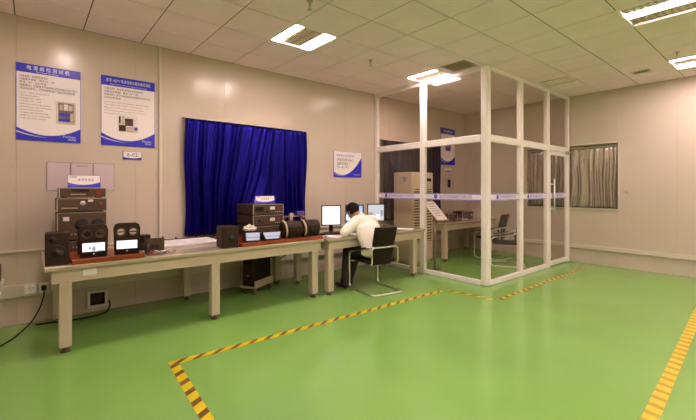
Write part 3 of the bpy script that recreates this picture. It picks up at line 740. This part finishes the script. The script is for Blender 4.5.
# ------------------------------------------------------------------ monitors and desk items
def monitor(label, x, y, rz, scr, shapes=(), wd=.31, h=.31):
    t = thing('monitor', label, 'monitor', (x, y, ZB), rz)
    mb = MB(); mb.lathe([(0, .001), (.10, .001), (.10, .008), (.03, .018), (0, .018)], BLACK, Matrix.Diagonal((1.1, .8, 1, 1))); mb.done('base', t)
    mb = MB(); mb.box(-.03, .03, .01, .03, .015, .18, BLACK, bev=.003); mb.done('neck', t)
    z0 = .108
    mb = MB(); f = .018
    mb.box(-wd / 2, wd / 2, -.012, .0, z0, z0 + h, BLACK, bev=.004); mb.box(-wd / 2 + .03, wd / 2 - .03, 0, .035, z0 + .03, z0 + h - .03, BLACK, bev=.008); mb.done('bezel', t)
    mb = MB(); mb.box(-wd / 2 + f, wd / 2 - f, -.0135, -.0115, z0 + f, z0 + h - f, scr)
    for a, b, c, d, mm in shapes: mb.box(a, b, -.0145, -.013, z0 + c, z0 + d, mm)
    tag(mb.done('screen', t), 'lit screen'); return t
monitor('monitor with plain white screen beside the right binnacle', 3.585, 4.68, -.50, SCRW, wd=.31, h=.315)
monitor('monitor with light blue screen partly hidden by the person', 4.10, 4.72, -.55, SCRB, ((-.14, -.02, .06, .14, SCRW), (.02, .12, .17, .26, SCRP)))
monitor('monitor with pale grey picture near the booth glass', 4.63, 4.76, -.62, SCRP, ((-.13, -.05, .05, .16, SCRG), (.0, .06, .04, .12, SCRW), (.08, .125, .1, .2, SCRG)))
def keyboard(label, x, y, rz):
    t = thing('keyboard', label, 'keyboard', (x, y, ZB), rz)
    mb = MB(); mb.prism([(-.07, .001), (.07, .001), (.07, .022), (-.07, .012)], -.21, .21, BLACK, axis='x', bev=.002); mb.done('base', t)
    mb = MB()
    for r in range(5):
        for c in range(15): mb.box(-.2 + c * .0265, -.178 + c * .0265, -.058 + r * .024, -.038 + r * .024, .014 + r * .0017, .021 + r * .0017, AMPD, bev=.001)
    mb.done('keys', t)
keyboard('black keyboard in front of the white screen', 3.42, 4.52, -.1)
keyboard('black keyboard on the bench to the right of the person', 4.45, 4.45, -.1)
def paper(label, x, y, z, rz, wd=.21, h=.297, n=1):
    mb = MB()
    for k in range(n): mb.box(-wd / 2, wd / 2, -h / 2, h / 2, .0005 + k * .002, .0018 + k * .002, PAPER, M=Matrix.Rotation(k * .06, 4, 'Z'))
    o = mb.done('paper_sheet', None, (x, y, z), rz); return tag(o, label, 'paper')
paper('white paper sheets at the left elbow of the person', 3.30, 4.26, ZB, .3, n=3)
paper('white paper the person is writing on', 3.74, 4.26, ZB, -.1)
paper('loose white papers on the bench end near the booth', 4.85, 4.30, ZB, .5, n=2)
t = thing('mouse', 'cream computer mouse on the left corner of the monitor bench', 'mouse', (3.17, 4.25, ZB), -.3)
mb = MB(); mb.ball((0, 0, .002), .03, CREAM, (1, 1.7, 1.1)); 
for v in mb.bm.verts: v.co.z = max(.001, v.co.z)
mb.done('shell', t); mb = MB(); mb.cyl((-.003, -.02, .033), (.003, -.02, .033), .006, BLACK); mb.done('wheel', t)

# ------------------------------------------------------------------ chairs
def chair(label, loc, rz):
    # local: faces +y, origin between the runners
    t = thing('cantilever_chair', label, 'chair', loc, rz, 'black cantilever chairs'); r = .0135
    hw = .255; z0 = r + .001
    P = [(-hw, .265, .44), (-hw, .265, z0), (-hw, -.335, z0), (hw, -.335, z0), (hw, .265, z0), (hw, .265, .44)]
    full = [(-.215, -.25, .645), (-hw, .265, .535), (-hw, .265, z0), (-hw, -.335, z0), (hw, -.335, z0), (hw, .265, z0), (hw, .265, .535), (.215, -.25, .645)]
    mb = MB(); mb.tube(full, r, CHROME, 12, fillet=.07, closed=True); mb.done('chrome_frame', t)
    mb = MB(); mb.tube([(-.18, -.10, .43), (-.222, -.264, .40), (-.222, -.264, .645), (.222, -.264, .645), (.222, -.264, .40), (.18, -.10, .43)], .010, CHROME, 10, fillet=.05); mb.done('back_loop', t)
    mb = MB(); mb.tube([(-hw, .20, .41), (0, .20, .405), (hw, .20, .41)], .010, CHROME, 8); mb.done('cross_tube', t)
    mb = MB(); mb.box(-.235, .235, -.20, .23, .415, .452, BLACK, bev=.014, seg=3); mb.done('seat', t)
    mb = MB(); n = 14
    def bx(z): return -.185 - .10 * ((z - .46) / .46) ** 1.3 if z > .46 else -.185 + .12 * (.46 - z)
    def hwz(z): return 0.160 + .028 * min(1, max(0, (z - .42) / .3))
    zs = [.40 + (.925 - .40) * i / n for i in range(n + 1)]; nx = 10
    fr = [[(hwz(z_) * (2 * j / nx - 1), bx(z_) - .03 * (1 - (2 * j / nx - 1) ** 2), z_) for j in range(nx + 1)] for z_ in zs]
    i = mb.mi(BLACK); V = [[mb.bm.verts.new(p) for p in row] for row in fr]
    for A, B in zip(V, V[1:]):
        for j in range(nx): f = mb.bm.faces.new((A[j], A[j + 1], B[j + 1], B[j])); f.smooth = True; f.material_index = i
    o = mb.done('backrest', t); sm = o.modifiers.new('thickness', 'SOLIDIFY'); sm.thickness = .022; sm.offset = 0
    for s in (-1, 1):
        mb = MB(); mb.box(s * .238 - .02, s * .238 + .02, -.13, .20, -.006, .016, BLACK, bev=.006, seg=2, M=Matrix.Translation((0, 0, .600)) @ Matrix.Rotation(-.21, 4, 'X') @ Matrix.Translation((0, 0, 0))); mb.done('armrest', t)
    return t
CHX, CHY = 3.82, 3.955
ch = chair('black cantilever chair with chrome frame under the seated person', (CHX - .01, CHY, 0), -.15)
dup(ch, (6.95, 3.62, 0), .55, 'empty black cantilever chair in the booth nearer the glass')
dup(ch, (7.50, 4.20, 0), PI * .03, 'empty black cantilever chair pushed up to the booth bench')

# ------------------------------------------------------------------ the seated person
def capsule_chain(mb, pts, rad, mm=None, sc=None):
    pts = [Vector(p) for p in pts]
    for (p, r), (q, r2) in zip(zip(pts, rad), zip(pts[1:], rad[1:])):
        n = max(2, int((q - p).length / .02))
        for i in range(n + 1):
            t_ = i / n; mb.ball(p.lerp(q, t_), r + (r2 - r) * t_, mm, u=12, v=8)
def fuse(mb, name, voxel, mats, parent, smooth=6, loc=(0, 0, 0)):
    o = mb.done('tmp_fuse'); o.data.materials.clear()
    rm = o.modifiers.new('r', 'REMESH'); rm.mode = 'VOXEL'; rm.voxel_size = voxel; rm.use_smooth_shade = True
    s = o.modifiers.new('s', 'SMOOTH'); s.iterations = smooth; s.factor = .5
    bpy.context.view_layer.update()
    me = bpy.data.meshes.new_from_object(o.evaluated_get(bpy.context.evaluated_depsgraph_get()))
    bpy.data.objects.remove(o); me.name = name
    for m_ in mats: me.materials.append(m_)
    for p in me.polygons: p.use_smooth = True
    n = bpy.data.objects.new(name, me); C.objects.link(n); n.parent = parent; n.location = loc; return n
base = Vector((CHX, CHY, 0))
def L_(p): return Vector(p) - base
pel = L_((3.765, 3.93, .565)); sp1 = L_((3.755, 3.96, .72)); che = L_((3.775, 4.06, .90)); nb = L_((3.77, 4.18, 1.02)); 
hd = L_((3.735, 4.34, 1.118)); shl = L_((3.625, 4.12, .985)); shr = L_((3.94, 4.13, .975))
ell = L_((3.385, 4.11, .845)); elr = L_((4.04, 4.27, .845)); wrl = L_((3.56, 4.30, .822)); wrr = L_((3.88, 4.38, .822))
hl, hr = L_((3.73, 3.97, .535)), L_((3.91, 3.97, .535)); kl, kr_ = L_((3.655, 4.37, .525)), L_((3.87, 4.38, .525)); al, ar = L_((3.53, 4.28, .10)), L_((3.72, 4.40, .10))
mb = MB()
capsule_chain(mb, [pel, sp1, che, nb], [.11, .10, .10, .055], SKIN)
capsule_chain(mb, [nb, nb.lerp(hd, .55)], [.058, .056], SKIN)
fwd = Vector((-.10, .80, -.60)).normalized(); upv = Vector((0, .60, .80)); upv = (upv - fwd * upv.dot(fwd)).normalized(); sd = fwd.cross(upv).normalized()
HM = Matrix((sd, fwd, upv)).transposed().to_4x4()      # local x right, y face, z crown
def H_(x, y, z): return hd + sd * x + fwd * y + upv * z
mb.ball(H_(0, -.005, .025), .093, SKIN, (.86, 1.06, 1.0), HM, 24, 16)       # skull
mb.ball(H_(0, .030, -.045), .066, SKIN, (.86, .95, 1.1), HM, 20, 14)        # jaw and cheeks
mb.ball(H_(0, .062, -.088), .026, SKIN, (1.1, .8, .8), HM)                 # chin
capsule_chain(mb, [H_(0, .088, .02), H_(0, .112, -.018)], [.009, .015], SKIN)   # nose
capsule_chain(mb, [H_(-.025, .088, -.055), H_(.025, .088, -.055)], [.010, .010], SKIN)  # lips
for s in (-1, 1):
    mb.ball(H_(s * .084, -.002, -.012), .030, SKIN, (.30, .62, 1.0), HM)    # ear
    mb.ball(H_(s * .032, .086, .028), .016, SKIN, (1.5, .6, .6), HM)        # brow
for sh_, el_, wr_ in ((shl, ell, wrl), (shr, elr, wrr)): capsule_chain(mb, [che.lerp(nb, .4), sh_, el_, wr_], [.055, .052, .042, .029], SKIN)
for hp, kn, an in ((hl, kl, al), (hr, kr_, ar)):
    capsule_chain(mb, [hp, kn, an], [.078, .055, .038], SKIN); capsule_chain(mb, [an + Vector((0, 0, -.045)), an + Vector((-.01, .13, -.062))], [.034, .027], SKIN)
def hand(wr, dr, flip):
    dr = Vector(dr).normalized(); dn = Vector((0, 0, 1)); side = dr.cross(dn).normalized() * flip
    pc = wr + dr * .05
    mb.ball(pc, .042, SKIN, (1, 1, .40), Matrix((dr, side, dn)).transposed().to_4x4())
    for k, (ln, off) in enumerate(((.060, -.030), (.074, -.010), (.070, .010), (.052, .029))):
        a = pc + dr * .032 + side * off; b = a + dr * ln * .5 + side * off * .15 + dn * .004; c = b + dr * ln * .45 - dn * .018
        capsule_chain(mb, [pc + side * off * .6, a, b, c], [.010, .010, .009, .0075], SKIN)
    a = wr + dr * .025 - side * .032; b = a + dr * .035 - side * .022; c = b + dr * .032 + side * .004 - dn * .008
    capsule_chain(mb, [wr + dr * .02, a, b, c], [.014, .0125, .0105, .0085], SKIN)
hand(wrl, (.95, .40, -.06), 1); hand(wrr, (-.80, .45, -.06), -1)
body = fuse(mb, 'person', .009, [SKIN], None, 3, base)
tag(body, 'person with black hair in a white shirt and dark trousers, seated leaning over the bench', 'person')
# face details
mb = MB()
for s in (-1, 1): mb.ball(H_(s * .031, .079, .006), .0105, PAPER, (1.2, .7, .7), HM); mb.ball(H_(s * .031, .087, .005), .005, HAIR, (1, .5, 1), HM)
mb.done('eyes', body)
mb = MB()
for s in (-1, 1): capsule_chain(mb, [H_(s * .017, .094, .030), H_(s * .047, .083, .032)], [.0045, .0035], HAIR)
mb.done('eyebrows', body)
# hair: cap over the back and crown
mb = MB(); b = bmesh.new(); bmesh.ops.create_uvsphere(b, u_segments=40, v_segments=28, radius=.109)
dele = []
for v in b.verts:
    x, y, z_ = v.co
    lim = -.086 if y < .01 else (-.086 + (y - .01) * 1.5)
    if z_ < lim: dele.append(v)
    v.co += v.co.normalized() * (.008 * math.sin(31 * x + 17 * y) * math.sin(23 * z_ + 9 * y) + R.uniform(-.002, .003))
bmesh.ops.delete(b, geom=dele, context='VERTS')
mb._merge(b, HAIR, Matrix.Translation(H_(0, -.008, .026)) @ HM @ Matrix.Diagonal((.87, 1.05, 1.0, 1)), True)
o = mb.done('hair', body); sm = o.modifiers.new('thickness', 'SOLIDIFY'); sm.thickness = .022; sm.offset = -1
# shirt
mb = MB()
def ell_chain(pts, rx, ry):
    pts = [Vector(p) for p in pts]
    for (p, a, b_), (q, a2, b2) in zip(zip(pts, rx, ry), zip(pts[1:], rx[1:], ry[1:])):
        n = max(2, int((q - p).length / .02)); rot = (q - p).to_track_quat('Z', 'Y').to_matrix().to_4x4()
        rot = Matrix.Rotation(math.atan2(-(q - p).y, (q - p).z) * -0 , 4, 'X')
        for i in range(n + 1):
            t_ = i / n; mb.ball(p.lerp(q, t_), 1.0, SHIRT, (a + (a2 - a) * t_, b_ + (b2 - b_) * t_, .075), rot, 18, 10)
ell_chain([pel + Vector((0, .0, -.02)), pel + Vector((0, -.01, .08)), sp1, che, che.lerp(nb, .6)], [.20, .20, .205, .215, .17], [.145, .15, .15, .15, .115])
capsule_chain(mb, [che.lerp(nb, .85), nb + (hd - nb) * .10], [.078, .064], SHIRT)
for sh_, el_, wr_ in ((shl, ell, wrl), (shr, elr, wrr)):
    capsule_chain(mb, [che.lerp(nb, .5).lerp(sh_, .5), sh_, sh_.lerp(el_, .5), el_], [.10, .086, .082, .069], SHIRT); capsule_chain(mb, [el_, el_.lerp(wr_, .8)], [.060, .045], SHIRT)
shirt = fuse(mb, 'shirt', .011, [SHIRT], body, 4)
mb = MB(); ring = []
cdir = (hd - nb).normalized(); cc = nb + cdir * .035; u1 = cdir.orthogonal().normalized(); u2 = cdir.cross(u1)
mb.tube([cc + .064 * (math.cos(a) * u1 + math.sin(a) * u2) for a in [2 * PI * i / 24 for i in range(24)]], .013, SHIRT, 8, closed=True); mb.done('collar', body)
# trousers
mb = MB()
capsule_chain(mb, [hl, pel + Vector((0, -.0, -.02)), hr], [.105, .125, .105], TROUS)
for hp, kn, an in ((hl, kl, al), (hr, kr_, ar)): capsule_chain(mb, [hp, kn, an + Vector((0, 0, .0))], [.092, .074, .060], TROUS)
for v in mb.bm.verts: v.co.z = max(v.co.z, .456 if v.co.y < .23 and v.co.z > .3 else v.co.z)
fuse(mb, 'trousers', .012, [TROUS], body, 4)
for an in (al, ar):
    mb = MB(); capsule_chain(mb, [an + Vector((.0, -.02, -.052)), an + Vector((-.005, .08, -.062)), an + Vector((-.012, .165, -.066))], [.046, .041, .033], SHOE)
    for v in mb.bm.verts: v.co.z = max(v.co.z, .002)
    fuse(mb, 'shoe', .009, [SHOE], body, 2)
t = thing('pen', 'dark pen held in the right hand of the person', 'pen', L_((0, 0, 0)) + base + base + wrr + Vector((-.075, .045, -.02)) - L_((0, 0, 0)) - base)
mb = MB(); mb.cyl((0, 0, 0), (.02, -.03, .10), .004, BLACK, seg=8); mb.done('barrel', t)
mb = MB(); mb.cyl((0, 0, 0), (-.004, .006, -.02), .004, STEEL, r2=.001, seg=8); mb.done('tip', t)

# ------------------------------------------------------------------ inside the booth
t = thing('air_conditioner', 'tall cream floor standing air conditioner inside the booth', 'air conditioner', (5.88, 4.74, 0))
mb = MB(); mb.box(-.32, .32, 0, .47, .06, 1.775, CREAM, bev=.012, seg=2); mb.box(-.29, .29, .03, .45, .001, .06, AMPTRIM); mb.done('cabinet', t)
for za, zb_, nm in ((.42, 1.45, 'grille'),):
    mb = MB(); mb.box(-.28, .28, -.004, .002, za, zb_, VENTD); n = 19
    for i in range(n):
        zz = za + (zb_ - za) * (i + .5) / n; mb.box(-.28, .28, -.02, -.002, zz - .016, zz + .010, CREAM, bev=.003)
    for xx in (-.28, -.09, .09, .28): mb.box(xx - .008, xx + .008, -.022, -.002, za, zb_, CREAM)
    mb.done(nm, t)
mb = MB(); mb.box(-.31, .31, -.006, .001, 1.50, 1.76, CREAM, bev=.003); mb.box(.10, .26, -.009, -.005, 1.60, 1.66, BLACK, bev=.002); mb.done('control_panel', t)
mb = MB(); mb.box(-.323, -.319, .15, .22, 1.58, 1.68, PRINTG); tag(mb.done('badge', t), 'small blue grey badge on the side')
# document stand behind the glass
t = thing('document_stand', 'document stand holding a tilted white sheet just behind the booth glass', 'document stand', (5.45, 4.12, 0))
mb = MB(); mb.lathe([(0, .001), (.13, .001), (.13, .012), (.02, .03), (0, .03)], STEEL); mb.done('base', t)
mb = MB(); mb.cyl((0, 0, .03), (0, 0, 1.04), .014, STEEL); mb.done('pole', t)
TM = Matrix.Translation((.0, -.012, 1.06)) @ Matrix.Rotation(-PI / 4, 4, 'X')
mb = MB(); mb.box(-.155, .155, -.006, .006, -.225, .225, CREAM, M=TM, bev=.003); mb.box(-.155, .155, -.03, -.006, -.225, -.215, CREAM, M=TM); mb.done('tray', t)
mb = MB(); mb.box(-.148, .148, -.011, -.007, -.212, .215, PAPER, M=TM)
for k in range(6): mb.box(-.12, .10 - .03 * (k % 3), -.0125, -.0105, .16 - k * .055, .170 - k * .055, INKG, M=TM)
tag(mb.done('sheet', t), 'white printed sheet')
# things on the booth bench
mb = MB(); mb.box(-.11, .11, -.09, .09, .001, .15, MAHOG, bev=.006); mb.box(-.10, .10, -.093, -.089, .02, .13, AMPD); tag(mb.done('wooden_box', None, (6.52, 4.80, ZB), -.3), 'reddish brown box on the booth bench beside the document sheet', 'box')
rack_unit('instrument', 'small dark bench instrument in the middle of the booth bench', 7.05, 4.85, ZB, .26, .25, .13, -.2, knobs=((.06, .5, .014),), buttons=(-.09, .0, 4, .5), cat='instrument')
rack_unit('instrument', 'dark instrument with wide case at the right of the booth bench', 7.55, 4.80, ZB, .34, .30, .17, -.2, knobs=((.1, .5, .016),), buttons=(-.12, .0, 5, .5), cat='instrument')
mb = MB()
for k in range(12):
    p = Vector((R.uniform(6.6, 7.2), R.uniform(4.58, 4.68), .008)); mb.tube([p + Vector((R.uniform(-.09, .09), R.uniform(-.04, .05), R.uniform(0, .06))) for q in range(5)], .005, R.choice([PAPER, BLACK, STEEL, RED]), 6, fillet=.03)
tag(mb.done('wire_tangle', None, (0, 0, ZB)), 'tangle of wires on the front of the booth bench', 'wires')
mb = MB(); mb.box(-.02, .02, -.06, -.001, -.09, .09, AMPD, bev=.008); mb.cyl((0, -.06, .05), (0, -.075, .05), .012, BLACK)
tag(mb.done('wall_handset', None, (7.60, YW, 1.58)), 'small dark wall handset below the booth poster', 'handset')

# ------------------------------------------------------------------ sockets, cables, left bench items
def socket(label, x0, x1, z0, z1, y=YW - .045, dark=True):
    t = thing('wall_socket', label, 'socket', ((x0 + x1) / 2, y, z0)); wd, h = x1 - x0, z1 - z0
    mb = MB(); mb.box(-wd / 2, wd / 2, -.012, -.0005, 0, h, WHITE, bev=.003); mb.done('plate', t)
    mb = MB()
    for sx, sz in ((-.012, .6), (.012, .6), (0, .35)): mb.box(sx - .003, sx + .003, -.0135, -.0115, h * sz - .008, h * sz + .008, INK)
    mb.done('slots', t)
socket('white wall socket leftmost on the trunking below the bench end', -.045, .065, .325, .425)
socket('white wall socket with a black plug in it', .075, .165, .325, .425)
socket('white wall socket closest to the front bench leg', .185, .29, .325, .425)
t = thing('power_plug', 'black power plug in the socket with its cord trailing over the floor', 'power plug', (.12, YW - .058, .375))
mb = MB(); mb.box(-.022, .022, -.045, -.001, -.025, .025, BLACK, bev=.006); mb.done('plug_body', t)
mb = MB(); mb.tube([(0, -.045, 0), (0, -.09, -.06), (-.03, -.12, -.18), (-.10, -.20, -.30), (-.22, -.40, -.365), (-.34, -.62, -.366), (-.52, -.9, -.366)], .007, BLACK, 8, fillet=.12); mb.done('cord', t)
t = thing('floor_outlet_box', 'square white framed outlet box low on the wall under the bench', 'outlet box', (.617, YW, .05))
mb = MB(); h = .2
for s in (-1, 1): mb.box(s * .088 - .014, s * .088 + .014, -.03, -.001, 0, h, WHITE, bev=.004); mb.box(-.074, .074, -.03, -.001, (h - .028) * (s > 0), (h - .028) * (s > 0) + .028, WHITE, bev=.004)
mb.done('frame', t)
mb = MB(); mb.box(-.074, .074, -.012, -.001, .028, h - .028, BLACK); mb.box(-.05, .05, -.016, -.012, .06, .14, AMPD); mb.done('inner_panel', t)
mb = MB(); mb.tube([(.73, 5.32, .12), (.74, 5.30, .06), (.70, 5.22, .012), (.55, 5.16, .0085), (.38, 5.14, .0085), (.22, 5.20, .0085), (.05, 5.22, .0085)], .008, BLACK, 8, fillet=.06)
tag(mb.done('power_cable', None), 'black cable curling on the floor below the outlet box', 'cable')
mb = MB(); mb.tube([(.30, 5.26, .58), (.8, 5.27, .53), (1.4, 5.27, .49), (2.0, 5.27, .52), (2.55, 5.26, .58)], .008, BLACK, 8, fillet=.25)
mb.tube([(1.0, 5.27, .60), (1.25, 5.27, .50), (1.5, 5.27, .60)], .007, BLACK, 8, fillet=.15)
tag(mb.done('hanging_cable', None), 'black cables sagging along the wall under the bench', 'cable')
mb = MB(); mb.tube([(2.72, 5.22, .58), (2.80, 5.22, .42), (2.95, 5.22, .35), (3.2, 5.22, .45), (3.4, 5.22, .6)], .008, BLACK, 8, fillet=.1)
mb.tube([(2.65, 5.24, .60), (2.75, 5.24, .46), (2.9, 5.24, .56)], .006, BLACK, 8, fillet=.1)
tag(mb.done('hanging_cable', None), 'black cables drooping behind the computer tower', 'cable')
t = thing('control_panel', 'dark tilted panel with pale edge on the bench at the left photo edge', 'control panel', (-.30, 3.55, ZB))
mb = MB(); mb.prism([(-.14, .001), (.145, .001), (.145, .02), (-.14, .12)], -.27, .27, AMPD, axis='x', bev=.004); t.rotation_euler = (0, 0, PI / 2); mb.done('housing', t)
mb = MB()
for i in range(4):
    for j in range(3): mb.cyl((-.18 + i * .12, .08 - j * .07, .045 + j * .025), (-.18 + i * .12, .08 - j * .07 + .005, .065 + j * .025), .012, STEEL, seg=10)
mb.done('buttons', t)
mb = MB(); mb.lathe([(0, -.001), (.03, -.001), (.03, .01), (.022, .014), (0, .014)], AMPTRIM, Matrix.Rotation(-PI / 2, 4, 'Y')); tag(mb.done('wall_button', None, (XW, 2.03, 1.40)), 'small round grey plate on the far wall right of the window', 'wall plate')
